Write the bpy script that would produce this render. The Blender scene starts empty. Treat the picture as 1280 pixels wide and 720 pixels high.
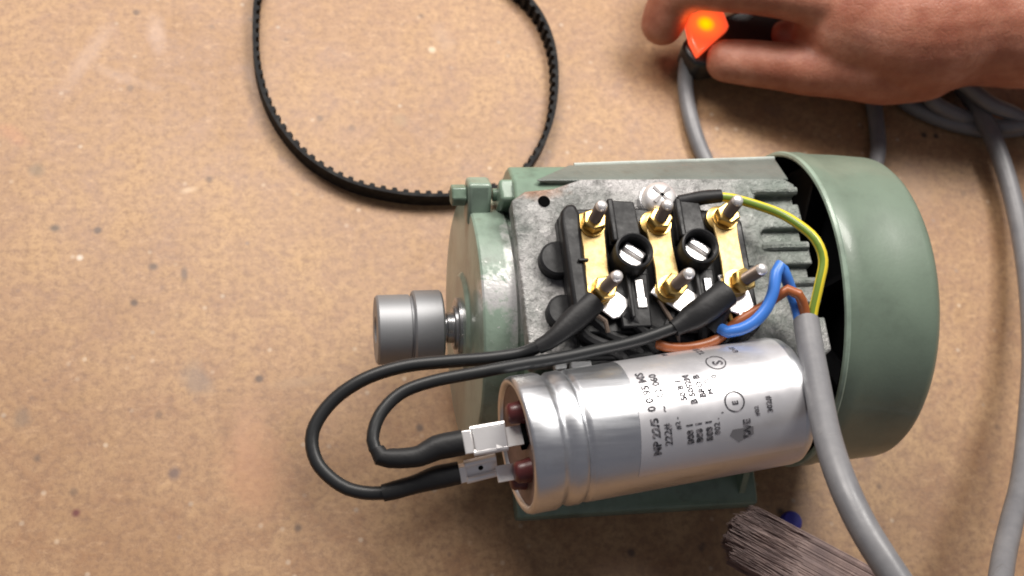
import bpy, bmesh, math, random
from mathutils import Vector, Matrix
R = math.radians
random.seed(7)
S = 0.001                       # everything below is in millimetres, the scene in metres
scene = bpy.context.scene
col = scene.collection

# ------------------------------------------------------------------ camera, world, lights, exposure
cd = bpy.data.cameras.new('camera')
cam = bpy.data.objects.new('camera', cd)
col.objects.link(cam)
cam.location = (-90.5 * S, -165.8 * S, 476.6 * S)
cam.rotation_euler = (0.4200, -0.1657, -0.0980)
cd.sensor_width = 36
cd.lens = 36 * 1536.5 / 1280
cd.clip_start = 0.01
cd.clip_end = 50
cd.dof.use_dof = True
cd.dof.focus_distance = 0.405
cd.dof.aperture_fstop = 15
scene.camera = cam

w = bpy.data.worlds.new('World')
scene.world = w
w.use_nodes = True
w.node_tree.nodes['Background'].inputs[0].default_value = (0.92, 0.90, 1.0, 1)
w.node_tree.nodes['Background'].inputs[1].default_value = 0.13


def area(name, loc, target, sx, sy, power, color):
    ld = bpy.data.lights.new(name, 'AREA')
    ld.shape = 'RECTANGLE'
    ld.size, ld.size_y = sx, sy
    ld.energy = power
    ld.color = color
    o = bpy.data.objects.new(name, ld)
    col.objects.link(o)
    o.location = loc
    o.rotation_euler = (Vector(target) - Vector(loc)).to_track_quat('-Z', 'Y').to_euler()
    return o


area('ceiling_lamp', (0.42, 0.50, 0.95), (0.03, 0.03, 0.05), 0.46, 0.28, 9.5, (1.0, 0.955, 0.90))
area('bench_lamp', (-0.18, 0.50, 0.64), (-0.03, 0.08, 0.0), 0.46, 0.26, 5.2, (1.0, 0.94, 0.88))

scene.view_settings.view_transform = 'Standard'
scene.view_settings.look = 'None'
scene.view_settings.gamma = 1
scene.view_settings.exposure = 0.32
try:
    scene.cycles.filter_width = 1.9
except Exception:
    pass

# ------------------------------------------------------------------ materials
def mat(name, base, rough=0.5, metal=0.0, coat=0.0, spec=None, emis=None, estr=0):
    m = bpy.data.materials.new(name)
    m.use_nodes = True
    b = m.node_tree.nodes['Principled BSDF']
    b.inputs['Base Color'].default_value = (*base, 1)
    b.inputs['Roughness'].default_value = rough
    b.inputs['Metallic'].default_value = metal
    if coat:
        b.inputs['Coat Weight'].default_value = coat
        b.inputs['Coat Roughness'].default_value = 0.12
    if spec is not None:
        b.inputs['Specular IOR Level'].default_value = spec
    if emis:
        b.inputs['Emission Color'].default_value = (*emis, 1)
        b.inputs['Emission Strength'].default_value = estr
    return m


class N:
    """small helper round a node tree"""
    def __init__(self, m):
        self.t = m.node_tree
        self.b = self.t.nodes['Principled BSDF']
        self.g = self.t.nodes.new('ShaderNodeNewGeometry')
        self.pos = self.g.outputs['Position']

    def link(self, a, b):
        self.t.links.new(a, b)

    def noise(self, scale, detail=3, rough=0.55, vec=None, dist=0.0):
        n = self.t.nodes.new('ShaderNodeTexNoise')
        n.inputs['Scale'].default_value = scale
        n.inputs['Detail'].default_value = detail
        n.inputs['Roughness'].default_value = rough
        n.inputs['Distortion'].default_value = dist
        self.link(vec or self.pos, n.inputs['Vector'])
        return n.outputs['Fac']

    def voro(self, scale, vec=None, feature='F1'):
        n = self.t.nodes.new('ShaderNodeTexVoronoi')
        n.feature = feature
        n.inputs['Scale'].default_value = scale
        self.link(vec or self.pos, n.inputs['Vector'])
        return n

    def ramp(self, fac, stops):
        n = self.t.nodes.new('ShaderNodeValToRGB')
        e = n.color_ramp.elements
        while len(e) < len(stops):
            e.new(0.5)
        for i, (p, c) in enumerate(stops):
            e[i].position = p
            e[i].color = (*c, 1) if len(c) == 3 else c
        self.link(fac, n.inputs[0])
        return n.outputs[0]

    def mix(self, fac, a, b, mode='MIX'):
        n = self.t.nodes.new('ShaderNodeMix')
        n.data_type = 'RGBA'
        n.blend_type = mode
        for sock, v in ((n.inputs[0], fac), (n.inputs[6], a), (n.inputs[7], b)):
            if hasattr(v, 'is_output'):
                self.link(v, sock)
            elif isinstance(v, (int, float)):
                sock.default_value = v
            else:
                sock.default_value = (*v, 1)
        return n.outputs[2]

    def math(self, op, a, b=0.0):
        n = self.t.nodes.new('ShaderNodeMath')
        n.operation = op
        for sock, v in ((n.inputs[0], a), (n.inputs[1], b)):
            if hasattr(v, 'is_output'):
                self.link(v, sock)
            else:
                sock.default_value = v
        return n.outputs[0]

    def maprange(self, v, a, b, c, d):
        n = self.t.nodes.new('ShaderNodeMapRange')
        self.link(v, n.inputs[0])
        for i, x in enumerate((a, b, c, d)):
            n.inputs[1 + i].default_value = x
        return n.outputs[0]

    def scalevec(self, sx, sy, sz):
        n = self.t.nodes.new('ShaderNodeVectorMath')
        n.operation = 'MULTIPLY'
        self.link(self.pos, n.inputs[0])
        n.inputs[1].default_value = (sx, sy, sz)
        return n.outputs[0]

    def bump(self, h, strength, dist=0.0005):
        n = self.t.nodes.new('ShaderNodeBump')
        n.inputs['Strength'].default_value = strength
        n.inputs['Distance'].default_value = dist
        self.link(h, n.inputs['Height'])
        self.link(n.outputs[0], self.b.inputs['Normal'])

    def base(self, c):
        self.link(c, self.b.inputs['Base Color'])

    def rough(self, c):
        self.link(c, self.b.inputs['Roughness'])


def WHITE(v=1.0):
    return (v, v, v)


# table: old hardboard with pressed fibres, dark specks, pale scratches, stains, a painted hand shadow
M_table = mat('hardboard', (0.55, 0.37, 0.22), 0.5)
n = N(M_table)
big = n.noise(9, 4, 0.6)
mid = n.noise(58, 6, 0.7, dist=0.5)
fine = n.noise(330, 5, 0.75)
flk = n.noise(1, 4, 0.7, vec=n.scalevec(150, 260, 200))
c = n.ramp(big, [(0.34, (0.345, 0.198, 0.098)), (0.50, (0.430, 0.262, 0.137)), (0.66, (0.50, 0.314, 0.165))])
c = n.mix(n.ramp(mid, [(0.36, WHITE(0.8)), (0.5, WHITE(0.34)), (0.62, WHITE(0.0))]), c, (0.30, 0.158, 0.080))
c = n.mix(n.ramp(flk, [(0.54, WHITE(0)), (0.68, WHITE(0.45))]), c, (0.54, 0.34, 0.19))
c = n.mix(n.ramp(fine, [(0.36, WHITE(0.62)), (0.56, WHITE(0.0))]), c, (0.20, 0.11, 0.065))
# dark specks
v1 = n.voro(62)
sp = n.ramp(v1.outputs['Distance'], [(0.06, WHITE(1)), (0.14, WHITE(0))])
hs = n.t.nodes.new('ShaderNodeSeparateColor')
n.link(v1.outputs['Color'], hs.inputs[0])
sp = n.math('MULTIPLY', sp, n.ramp(hs.outputs[0], [(0.30, WHITE(0)), (0.9, WHITE(0.85))]))
c = n.mix(sp, c, (0.10, 0.065, 0.05))
v2 = n.voro(155)
sp2 = n.ramp(v2.outputs['Distance'], [(0.08, WHITE(1)), (0.2, WHITE(0))])
hs2 = n.t.nodes.new('ShaderNodeSeparateColor')
n.link(v2.outputs['Color'], hs2.inputs[0])
sp3 = n.math('MULTIPLY', sp2, n.ramp(hs2.outputs[1], [(0.72, WHITE(0)), (1.0, WHITE(0.6))]))
c = n.mix(sp3, c, (0.17, 0.10, 0.07))
sp4 = n.math('MULTIPLY', sp2, n.ramp(hs2.outputs[2], [(0.93, WHITE(0)), (1.0, WHITE(0.35))]))
c = n.mix(sp4, c, (0.78, 0.66, 0.52))


def blob(n, x, y, rx, ry, ang=0.0, soft=0.5, wob=0.35, scale=160):
    """a stain of its own shape on the board"""
    s = n.t.nodes.new('ShaderNodeVectorMath')
    s.operation = 'SUBTRACT'
    n.link(n.pos, s.inputs[0])
    s.inputs[1].default_value = (x * S, y * S, 0)
    r = n.t.nodes.new('ShaderNodeVectorRotate')
    r.rotation_type = 'Z_AXIS'
    r.inputs['Angle'].default_value = -ang
    n.link(s.outputs[0], r.inputs[0])
    m = n.t.nodes.new('ShaderNodeVectorMath')
    m.operation = 'MULTIPLY'
    n.link(r.outputs[0], m.inputs[0])
    m.inputs[1].default_value = (1 / (rx * S), 1 / (ry * S), 0)
    l = n.t.nodes.new('ShaderNodeVectorMath')
    l.operation = 'LENGTH'
    n.link(m.outputs[0], l.inputs[0])
    d = n.math('ADD', l.outputs['Value'], n.math('MULTIPLY', n.math('SUBTRACT', n.noise(scale, 3), 0.5), wob * 4))
    return n.maprange(d, 1 - soft, 1 + soft, 1, 0)


def stain_or_shadow(c, p, rx, ry, ang, colr, amt, **k):
    return n.mix(n.math('MULTIPLY', blob(n, p[0], p[1], rx, ry, ang, **k), amt), c, colr)


c = stain_or_shadow(c, (-121.7, 4.3, 0), 5, 7, 0.6, (0.22, 0.17, 0.14), 0.5)
c = stain_or_shadow(c, (-99.7, -34.5, 0), 11, 15, 0.1, (0.50, 0.25, 0.13), 0.42)
c = stain_or_shadow(c, (-101.4, -18.2, 0), 6, 12, 0.1, (0.47, 0.26, 0.16), 0.30)
c = stain_or_shadow(c, (-197.9, 117.2, 0), 7, 3, -0.7, (0.62, 0.27, 0.16), 0.22)
c = stain_or_shadow(c, (-187.4, 99.8, 0), 3, 3, 0, (0.20, 0.15, 0.10), 0.6)
c = stain_or_shadow(c, (-168.7, 157, -0), 3.5, 16, -0.5, (0.56, 0.40, 0.31), 0.25)
c = stain_or_shadow(c, (-139.7, 170.3, 0), 3.5, 9, 0.1, (0.60, 0.44, 0.36), 0.3)
c = stain_or_shadow(c, (-154.9, 146.8, -0), 14, 2.5, -0.4, (0.56, 0.40, 0.31), 0.2)
c = stain_or_shadow(c, (-178.5, 72.7, 0), 2, 1.6, 0, (0.11, 0.08, 0.06), 0.85, wob=0.2)
c = stain_or_shadow(c, (-139.1, 54.5, 0), 1.8, 1.5, 0, (0.12, 0.08, 0.06), 0.85, wob=0.2)
c = stain_or_shadow(c, (-126.9, 50.6, 0), 1.3, 3.2, 0, (0.13, 0.09, 0.07), 0.7, wob=0.2)
c = stain_or_shadow(c, (-186.7, -8.5, 0), 3, 4, 0, (0.2, 0.14, 0.1), 0.6)
c = stain_or_shadow(c, (-129.9, -33.5, 0), 2, 2.4, 0, (0.14, 0.09, 0.08), 0.8, wob=0.2)
c = stain_or_shadow(c, (-165.5, -46.8, 0), 1.4, 1.4, 0, (0.13, 0.03, 0.03), 0.9, wob=0.1)
c = stain_or_shadow(c, (-168.2, 59.1, 0), 1.2, 1.2, 0, (0.8, 0.72, 0.62), 0.6, wob=0.1)
c = stain_or_shadow(c, (-125.6, 89.8, 0), 3, 1.2, 0.2, (0.65, 0.48, 0.32), 0.5, wob=0.3)
c = stain_or_shadow(c, (222.1, 117.4, 0), 1.5, 1.5, 0, (0.06, 0.04, 0.03), 0.95, wob=0.1)
c = stain_or_shadow(c, (228.3, 116.9, 0), 1.3, 1.3, 0, (0.06, 0.04, 0.03), 0.95, wob=0.1)
c = stain_or_shadow(c, (145.9, 131, 0), 6, 4, -0.5, (0.22, 0.13, 0.09), 0.5)  # the hand's shadow, painted into the board colour
c = stain_or_shadow(c, (-16, 163, 0), 1.6, 1.6, 0, (0.8, 0.68, 0.52), 0.5, wob=0.1)
c = stain_or_shadow(c, (-33.2, 124.9, 0), 3, 3, 0, (0.33, 0.22, 0.12), 0.5)
c = stain_or_shadow(c, (-10, 168.4, 0), 4, 8, 0.3, (0.42, 0.28, 0.19), 0.4)
c = stain_or_shadow(c, (209.2, 90.5, -0), 8, 14, 0.6, (0.40, 0.26, 0.16), 0.35)
c = stain_or_shadow(c, (-82.8, 1.8, 0), 10, 2, 0.1, (0.37, 0.25, 0.16), 0.35)
n.base(c)
hgt = n.math('ADD', n.math('MULTIPLY', mid, 0.6), n.math('MULTIPLY', fine, 0.5))
n.bump(hgt, 0.35, 0.0006)
n.rough(n.maprange(mid, 0.3, 0.7, 0.42, 0.62))


def paint(name, base, chip=(0.42, 0.42, 0.41), chips=0.0, bump=0.15, rough=0.33, bscale=420, coat=0.25, dirt=0.35, vary=0.38):
    m = mat(name, base, rough, 0.0, coat)
    n = N(m)
    a = n.noise(60, 4, 0.6)
    f = n.noise(bscale, 3, 0.6)
    d = tuple(x * (1 - vary) for x in base)
    l = tuple(min(1, x * (1 + vary * 0.5)) for x in base)
    c = n.ramp(a, [(0.3, d), (0.5, base), (0.72, l)])
    g = n.noise(180, 4, 0.7)
    c = n.mix(n.ramp(g, [(0.56, WHITE(0)), (0.72, WHITE(dirt))]), c, (0.10, 0.09, 0.07))
    if chips:
        k = n.noise(240, 5, 0.7, dist=0.4)
        c = n.mix(n.ramp(k, [(0.62 - chips * 0.3, WHITE(0)), (0.66 - chips * 0.3, WHITE(1))]), c, chip)
    n.base(c)
    n.bump(f, bump, 0.0006)
    return m


M_green = paint('green_paint', (0.165, 0.235, 0.175))
M_lip = paint('worn_grey_green', (0.145, 0.168, 0.152), bump=0.3, vary=0.25)
M_edge = paint('lip_highlight_paint', (0.46, 0.50, 0.46), bump=0.3, vary=0.3)
M_cover = paint('green_cover_paint', (0.150, 0.198, 0.150), bump=0.07, rough=0.42, bscale=700, coat=0.18, dirt=0.10, vary=0.16)
M_greenrim = paint('rim_highlight_green', (0.26, 0.34, 0.27), bump=0.05, rough=0.4)
M_cast = mat('bare_cast_aluminium', (0.42, 0.42, 0.41), 0.42, 0.4)
n = N(M_cast)
a = n.noise(55, 5, 0.7)
b_ = n.noise(210, 5, 0.75, dist=0.5)
f = n.noise(520, 4, 0.7)
c = n.ramp(a, [(0.34, (0.13, 0.14, 0.13)), (0.48, (0.29, 0.29, 0.28)), (0.64, (0.46, 0.445, 0.44))])
c = n.mix(n.ramp(b_, [(0.33, WHITE(0.85)), (0.47, WHITE(0))]), c, (0.10, 0.10, 0.095))
c = n.mix(n.ramp(b_, [(0.58, WHITE(0)), (0.70, WHITE(0.5))]), c, (0.52, 0.50, 0.49))
c = n.mix(n.math('MULTIPLY', blob(n, -2, 28, 9, 3, 0, scale=300), 0.5), c, (0.42, 0.20, 0.10))
c = n.mix(n.math('MULTIPLY', blob(n, 83, 18, 16, 40, 0, soft=0.7, scale=120), 0.6), c, (0.17, 0.21, 0.18))
n.base(c)
n.bump(n.math('ADD', n.math('MULTIPLY', b_, 0.8), n.math('MULTIPLY', f, 0.6)), 0.9, 0.0014)
n.rough(n.maprange(b_, 0.3, 0.7, 0.6, 0.38))

M_shield = paint('worn_shield_paint', (0.205, 0.270, 0.215), bump=0.22)
n = N(M_shield)
old = n.b.inputs['Base Color'].links[0].from_socket
wk = n.noise(260, 5, 0.75, dist=0.6)
msk = n.math('MAXIMUM', blob(n, -16, -6.5, 8.5, 7.0, 0, soft=0.25, wob=0.45, scale=260), n.math('MULTIPLY', blob(n, -11, -8, 3.0, 24, 0, soft=0.4, wob=0.6, scale=300), 0.8))
msk = n.math('MULTIPLY', msk, n.ramp(wk, [(0.36, WHITE(0)), (0.48, WHITE(1))]))
zz = n.t.nodes.new('ShaderNodeSeparateXYZ')
n.link(n.pos, zz.inputs[0])
msk = n.math('MULTIPLY', msk, n.maprange(zz.outputs[2], 0.098, 0.104, 0, 1))
spk = n.ramp(n.noise(420, 3, 0.7), [(0.66, WHITE(0)), (0.70, WHITE(0.8))])
msk2 = n.math('MAXIMUM', msk, n.math('MULTIPLY', spk, blob(n, -16, -14, 10, 22, 0, scale=200)))
n.base(n.mix(msk2, old, (0.62, 0.61, 0.60)))
n.link(n.maprange(msk2, 0, 1, 0, 0.55), n.b.inputs['Metallic'])
M_bright = mat('speckled_bare_metal', (0.6, 0.6, 0.6), 0.32, 0.6)
n = N(M_bright)
k = n.noise(260, 5, 0.75, dist=0.6)
n.base(n.ramp(k, [(0.38, (0.17, 0.24, 0.18)), (0.47, (0.36, 0.39, 0.37)), (0.56, (0.78, 0.76, 0.75))]))
n.bump(k, 0.8, 0.0012)

M_steel = mat('turned_steel', (0.40, 0.40, 0.41), 0.28, 0.85)
n = N(M_steel)
n.bump(n.noise(1, 2, 0.5, vec=n.scalevec(2500, 60, 60)), 0.12, 0.0002)
n.rough(n.maprange(n.noise(200, 4), 0.3, 0.7, 0.22, 0.4))
M_pulley = mat('turned_pulley_aluminium', (0.29, 0.295, 0.305), 0.5, 0.6)
n = N(M_pulley)
n.bump(n.noise(1, 2, 0.5, vec=n.scalevec(2200, 60, 60)), 0.15, 0.0002)
M_can = mat('drawn_aluminium_can', (0.68, 0.695, 0.72), 0.34, 1.0)
n = N(M_can)
s1 = n.noise(1, 3, 0.6, vec=n.scalevec(25, 400, 400))
s2 = n.noise(120, 4, 0.7)
n.base(n.mix(n.ramp(s2, [(0.5, WHITE(0)), (0.75, WHITE(0.35))]), (0.68, 0.695, 0.72), (0.48, 0.48, 0.48)))
n.rough(n.maprange(s1, 0.3, 0.7, 0.29, 0.42))
n.bump(s2, 0.05, 0.0004)
M_label = mat('clear_label_film', (0.76, 0.75, 0.77), 0.24, 0.75, 0.3)
n = N(M_label)
n.rough(n.maprange(n.noise(90, 3), 0.3, 0.7, 0.28, 0.42))
M_ink = mat('label_ink', (0.03, 0.03, 0.04), 0.6, spec=0.2)
n = N(M_ink)
n.base(n.ramp(n.noise(700, 3, 0.7), [(0.46, (0.025, 0.025, 0.03)), (0.72, (0.30, 0.28, 0.30))]))
M_tin = mat('tinned_metal', (0.90, 0.88, 0.87), 0.33, 0.6)
n = N(M_tin)
n.bump(n.noise(400, 3), 0.15, 0.0004)
M_brass = mat('pale_brass', (0.80, 0.59, 0.27), 0.46, 0.35)
n = N(M_brass)
k = n.noise(350, 4, 0.7)
n.base(n.ramp(k, [(0.35, (0.50, 0.33, 0.12)), (0.52, (0.70, 0.50, 0.21)), (0.7, (0.80, 0.60, 0.28))]))
n.bump(k, 0.12, 0.0004)
M_nut = mat('yellow_brass', (0.62, 0.42, 0.14), 0.30, 0.9)
n = N(M_nut)
n.bump(n.noise(500, 4), 0.2, 0.0004)
M_stud = mat('dull_bronze_thread', (0.25, 0.19, 0.15), 0.42, 0.7)
M_bake = mat('black_bakelite', (0.013, 0.013, 0.014), 0.42, 0, 0, 0.28)
n = N(M_bake)
n.rough(n.maprange(n.noise(150, 4, 0.7), 0.3, 0.7, 0.32, 0.6))
n.bump(n.noise(500, 3), 0.15, 0.0004)
M_shrink = mat('black_heat_shrink', (0.016, 0.016, 0.017), 0.5, spec=0.3)
n = N(M_shrink)
n.bump(n.noise(170, 3), 0.35, 0.0009)
M_blackwire = mat('black_insulation', (0.018, 0.019, 0.02), 0.42, spec=0.38)
M_rubber = mat('black_belt_rubber', (0.016, 0.016, 0.017), 0.7, spec=0.2)
n = N(M_rubber)
n.base(n.ramp(n.noise(400, 4), [(0.45, (0.009, 0.009, 0.010)), (0.75, (0.03, 0.029, 0.027))]))
M_grey = mat('grey_cable_pvc', (0.235, 0.235, 0.245), 0.34)
n = N(M_grey)
n.base(n.ramp(n.noise(90, 4, 0.7), [(0.3, (0.145, 0.145, 0.155)), (0.7, (0.195, 0.193, 0.20))]))
gs = n.noise(140, 5, 0.75, dist=1.0)
n.base(n.mix(n.ramp(gs, [(0.62, WHITE(0)), (0.72, WHITE(0.5))]), n.ramp(n.noise(90, 4, 0.7), [(0.3, (0.145, 0.145, 0.155)), (0.7, (0.195, 0.193, 0.20))]), (0.10, 0.095, 0.09)))
n.rough(n.maprange(gs, 0.3, 0.7, 0.34, 0.5))
n.bump(n.noise(260, 3), 0.12, 0.0006)
M_blue = mat('blue_core', (0.05, 0.19, 0.62), 0.35)
M_brown = mat('brown_core', (0.33, 0.095, 0.03), 0.38)
M_earth = mat('yellow_green_core', (0.6, 0.55, 0.05), 0.35)
t = M_earth.node_tree
uv = t.nodes.new('ShaderNodeUVMap')
sx = t.nodes.new('ShaderNodeSeparateXYZ')
t.links.new(uv.outputs[0], sx.inputs[0])
mu = t.nodes.new('ShaderNodeMath')
mu.operation = 'MULTIPLY'
mu.inputs[1].default_value = 2.0
t.links.new(sx.outputs[0], mu.inputs[0])
fr = t.nodes.new('ShaderNodeMath')
fr.operation = 'FRACT'
t.links.new(mu.outputs[0], fr.inputs[0])
rp = t.nodes.new('ShaderNodeValToRGB')
rp.color_ramp.interpolation = 'CONSTANT'
rp.color_ramp.elements[0].color = (0.72, 0.56, 0.03, 1)
rp.color_ramp.elements[1].position = 0.62
rp.color_ramp.elements[1].color = (0.14, 0.22, 0.03, 1)
t.links.new(fr.outputs[0], rp.inputs[0])
t.links.new(rp.outputs[0], t.nodes['Principled BSDF'].inputs['Base Color'])
M_phen = mat('brown_phenolic_disc', (0.17, 0.10, 0.085), 0.45)
n = N(M_phen)
n.base(n.ramp(n.noise(160, 4), [(0.3, (0.12, 0.075, 0.065)), (0.7, (0.23, 0.15, 0.13))]))
M_post = mat('red_brown_post', (0.11, 0.024, 0.024), 0.35)
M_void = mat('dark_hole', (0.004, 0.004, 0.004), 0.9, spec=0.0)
M_recess = mat('screw_recess_grey', (0.16, 0.15, 0.15), 0.5, 0.5)
M_fan = mat('black_fan_plastic', (0.008, 0.008, 0.009), 0.7, spec=0.08)
M_switch = mat('black_switch_plastic', (0.012, 0.012, 0.013), 0.35)
M_white = mat('white_highlight', (0.82, 0.82, 0.80), 0.3)
M_bead = mat('blue_plastic', (0.045, 0.045, 0.40), 0.4)
M_bristle = mat('brown_bristle', (0.16, 0.10, 0.10), 0.5)
n = N(M_bristle)
n.base(n.ramp(n.noise(140, 4, 0.7), [(0.34, (0.15, 0.095, 0.088)), (0.52, (0.20, 0.13, 0.115)), (0.70, (0.28, 0.19, 0.165))]))
M_handle = mat('varnished_wood_handle', (0.30, 0.14, 0.05), 0.35)

JOINT = (136.6, 141.5, 30)
WRIST = (218.6, 123.9, 70)
M_skin = mat('skin', (0.47, 0.22, 0.155), 0.5)
n = N(M_skin)
n.b.inputs['Subsurface Weight'].default_value = 0.25
n.b.inputs['Subsurface Radius'].default_value = (0.006, 0.0025, 0.0015)
n.b.inputs['Subsurface Scale'].default_value = 0.6
a = n.noise(45, 4, 0.6)
b2 = n.noise(170, 4, 0.65)
c = n.ramp(a, [(0.34, (0.31, 0.105, 0.060)), (0.5, (0.41, 0.165, 0.103)), (0.66, (0.52, 0.245, 0.170))])
c = n.mix(n.ramp(b2, [(0.35, WHITE(0.35)), (0.55, WHITE(0))]), c, (0.30, 0.085, 0.055))
c = n.mix(n.ramp(n.noise(900, 2, 0.6), [(0.60, WHITE(0)), (0.72, WHITE(0.35))]), c, (0.26, 0.10, 0.07))
n.base(c)
wr = n.voro(520, feature='DISTANCE_TO_EDGE')
wh = n.math('ADD', n.ramp(wr.outputs['Distance'], [(0.0, WHITE(0)), (0.12, WHITE(1))]), n.math('MULTIPLY', b2, 2.0))
st = n.noise(1, 3, 0.6, vec=n.scalevec(650, 90, 90))
jm = n.math('MAXIMUM', blob(n, JOINT[0], JOINT[1], 7, 13, 0, wob=0.2), blob(n, WRIST[0], WRIST[1], 9, 30, 0, wob=0.2))
n.bump(n.math('ADD', wh, n.math('MULTIPLY', n.math('MULTIPLY', st, jm), 5.0)), 0.24, 0.0006)
M_nail = mat('finger_nail', (0.60, 0.34, 0.27), 0.28, 0, 0.2)

# ------------------------------------------------------------------ object helpers
WLOC = {}


def tag(o, label=None, cat=None, group=None, kind=None):
    if label:
        o['label'] = label
    if cat:
        o['category'] = cat
    if group:
        o['group'] = group
    if kind:
        o['kind'] = kind
    return o


def thing(name, loc, label, cat, group=None):
    o = bpy.data.objects.new(name, None)
    o.empty_display_size = 0.01
    col.objects.link(o)
    o.location = Vector(loc[:3]) * S
    WLOC[o.name] = Vector(loc[:3])
    return tag(o, label, cat, group)


def obj(name, vf, m, parent=None, sharp=35, bevel=0.0, uvs=None, seg=2):
    """link one mesh object; vf = (verts in world mm, faces)"""
    vs, fs = vf[0], vf[1]
    vs = [Vector(v) for v in vs]
    lo = Vector((min(v.x for v in vs), min(v.y for v in vs), min(v.z for v in vs)))
    hi = Vector((max(v.x for v in vs), max(v.y for v in vs), max(v.z for v in vs)))
    ctr = (lo + hi) / 2
    if parent is None:
        ctr.z = lo.z
    me = bpy.data.meshes.new(name)
    me.from_pydata([tuple((v - ctr) * S) for v in vs], [], fs)
    bm = bmesh.new()
    bm.from_mesh(me)
    bmesh.ops.recalc_face_normals(bm, faces=bm.faces)
    bm.to_mesh(me)
    bm.free()
    if len(vf) > 2 and vf[2]:
        ul = me.uv_layers.new(name='UVMap')
        for p in me.polygons:
            us = [vf[2][me.loops[li].vertex_index] for li in p.loop_indices]
            mx = max(u[0] for u in us)
            for li in p.loop_indices:
                u = vf[2][me.loops[li].vertex_index]
                uu = u[0] + 1.0 if (mx > 0.7 and u[0] < 0.3) else u[0]
                ul.data[li].uv = (uu, u[1])
    me.materials.append(m)
    me.polygons.foreach_set('use_smooth', [True] * len(me.polygons))
    me.set_sharp_from_angle(angle=R(sharp))
    o = bpy.data.objects.new(name, me)
    col.objects.link(o)
    WLOC[o.name] = ctr
    if parent is not None:
        o.parent = parent
        o.location = (ctr - WLOC[parent.name]) * S
    else:
        o.location = ctr * S
    if bevel:
        b = o.modifiers.new('bevel', 'BEVEL')
        b.width = bevel * S
        b.segments = seg
        b.limit_method = 'ANGLE'
        b.angle_limit = R(38)
    return o


def copy_at(src, delta, parent=None):
    """copy one object with shared mesh, moved by delta mm"""
    o = src.copy()
    col.objects.link(o)
    WLOC[o.name] = WLOC[src.name] + Vector(delta)
    if parent is not None and parent != src.parent:
        o.parent = parent
        o.location = (WLOC[o.name] - WLOC[parent.name]) * S
    else:
        o.location = src.location + Vector(delta) * S
    return o


def join(*parts):
    vs, fs = [], []
    for p in parts:
        k = len(vs)
        vs += list(p[0])
        fs += [tuple(i + k for i in f) for f in p[1]]
    return vs, fs


def box(x0, x1, y0, y1, z0, z1):
    vs = [(x, y, z) for z in (z0, z1) for y in (y0, y1) for x in (x0, x1)]
    return vs, [(0, 2, 3, 1), (4, 5, 7, 6), (0, 1, 5, 4), (2, 6, 7, 3), (0, 4, 6, 2), (1, 3, 7, 5)]


def xform(vf, M):
    return [tuple(M @ Vector(v)) for v in vf[0]], vf[1]


def prism(poly, z0, z1):
    k = len(poly)
    vs = [(x, y, z0) for x, y in poly] + [(x, y, z1) for x, y in poly]
    return vs, [tuple(range(k))[::-1], tuple(range(k, 2 * k))] + [(i, (i + 1) % k, k + (i + 1) % k, k + i) for i in range(k)]


def prismx(poly, x0, x1):
    """poly in (y, z) extruded along x"""
    k = len(poly)
    vs = [(x0, y, z) for y, z in poly] + [(x1, y, z) for y, z in poly]
    return vs, [tuple(range(k))[::-1], tuple(range(k, 2 * k))] + [(i, (i + 1) % k, k + (i + 1) % k, k + i) for i in range(k)]


def frame_from(a, b, up=(0, 0, 1)):
    """matrix whose local x runs from a to b"""
    a, b = Vector(a), Vector(b)
    x = (b - a).normalized()
    u = Vector(up)
    y = u.cross(x)
    if y.length < 1e-4:
        y = Vector((0, 1, 0)).cross(x)
    y.normalize()
    z = x.cross(y)
    M = Matrix((x, y, z)).transposed().to_4x4()
    M.translation = a
    return M


def lathe(prof, M=None, segs=64, closed=False):
    """prof = [(x, r)...] turned about local x; ends with r==0 become poles"""
    vs, fs, rings = [], [], []
    for x, r in prof:
        if r < 1e-6:
            rings.append([len(vs)])
            vs.append((x, 0, 0))
        else:
            rings.append(list(range(len(vs), len(vs) + segs)))
            vs += [(x, r * math.cos(2 * math.pi * k / segs), r * math.sin(2 * math.pi * k / segs)) for k in range(segs)]
    pairs = list(zip(rings, rings[1:]))
    if closed:
        pairs.append((rings[-1], rings[0]))
    for a, b in pairs:
        for k in range(segs):
            j = (k + 1) % segs
            if len(a) == 1 and len(b) == 1:
                continue
            if len(a) == 1:
                fs.append((a[0], b[j], b[k]))
            elif len(b) == 1:
                fs.append((a[k], a[j], b[0]))
            else:
                fs.append((a[k], a[j], b[j], b[k]))
    if M is not None:
        vs = [tuple(M @ Vector(v)) for v in vs]
    return vs, fs


def AX(y, z):
    return Matrix.Translation((0, y, z))


def UP(x, y, z, lean=(0, 0)):
    """local x points up (with lean mm per 10 mm)"""
    return frame_from((x, y, z), (x + lean[0], y + lean[1], z + 10), up=(0, 1, 0))


def spline(pts, step=2.0):
    """Catmull-Rom through points (any dimension), resampled"""
    P_ = [list(map(float, p)) for p in pts]
    P_ = [[2 * a - b for a, b in zip(P_[0], P_[1])]] + P_ + [[2 * a - b for a, b in zip(P_[-1], P_[-2])]]
    out = []
    for i in range(1, len(P_) - 2):
        p0, p1, p2, p3 = P_[i - 1:i + 3]
        L = math.dist(p1[:3], p2[:3])
        m = max(1, int(L / step))
        for k in range(m):
            t = k / m
            out.append([0.5 * (2 * b + (c - a) * t + (2 * a - 5 * b + 4 * c - d) * t * t + (-a + 3 * b - 3 * c + d) * t ** 3)
                        for a, b, c, d in zip(p0, p1, p2, p3)])
    out.append(P_[-2])
    return out


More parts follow.
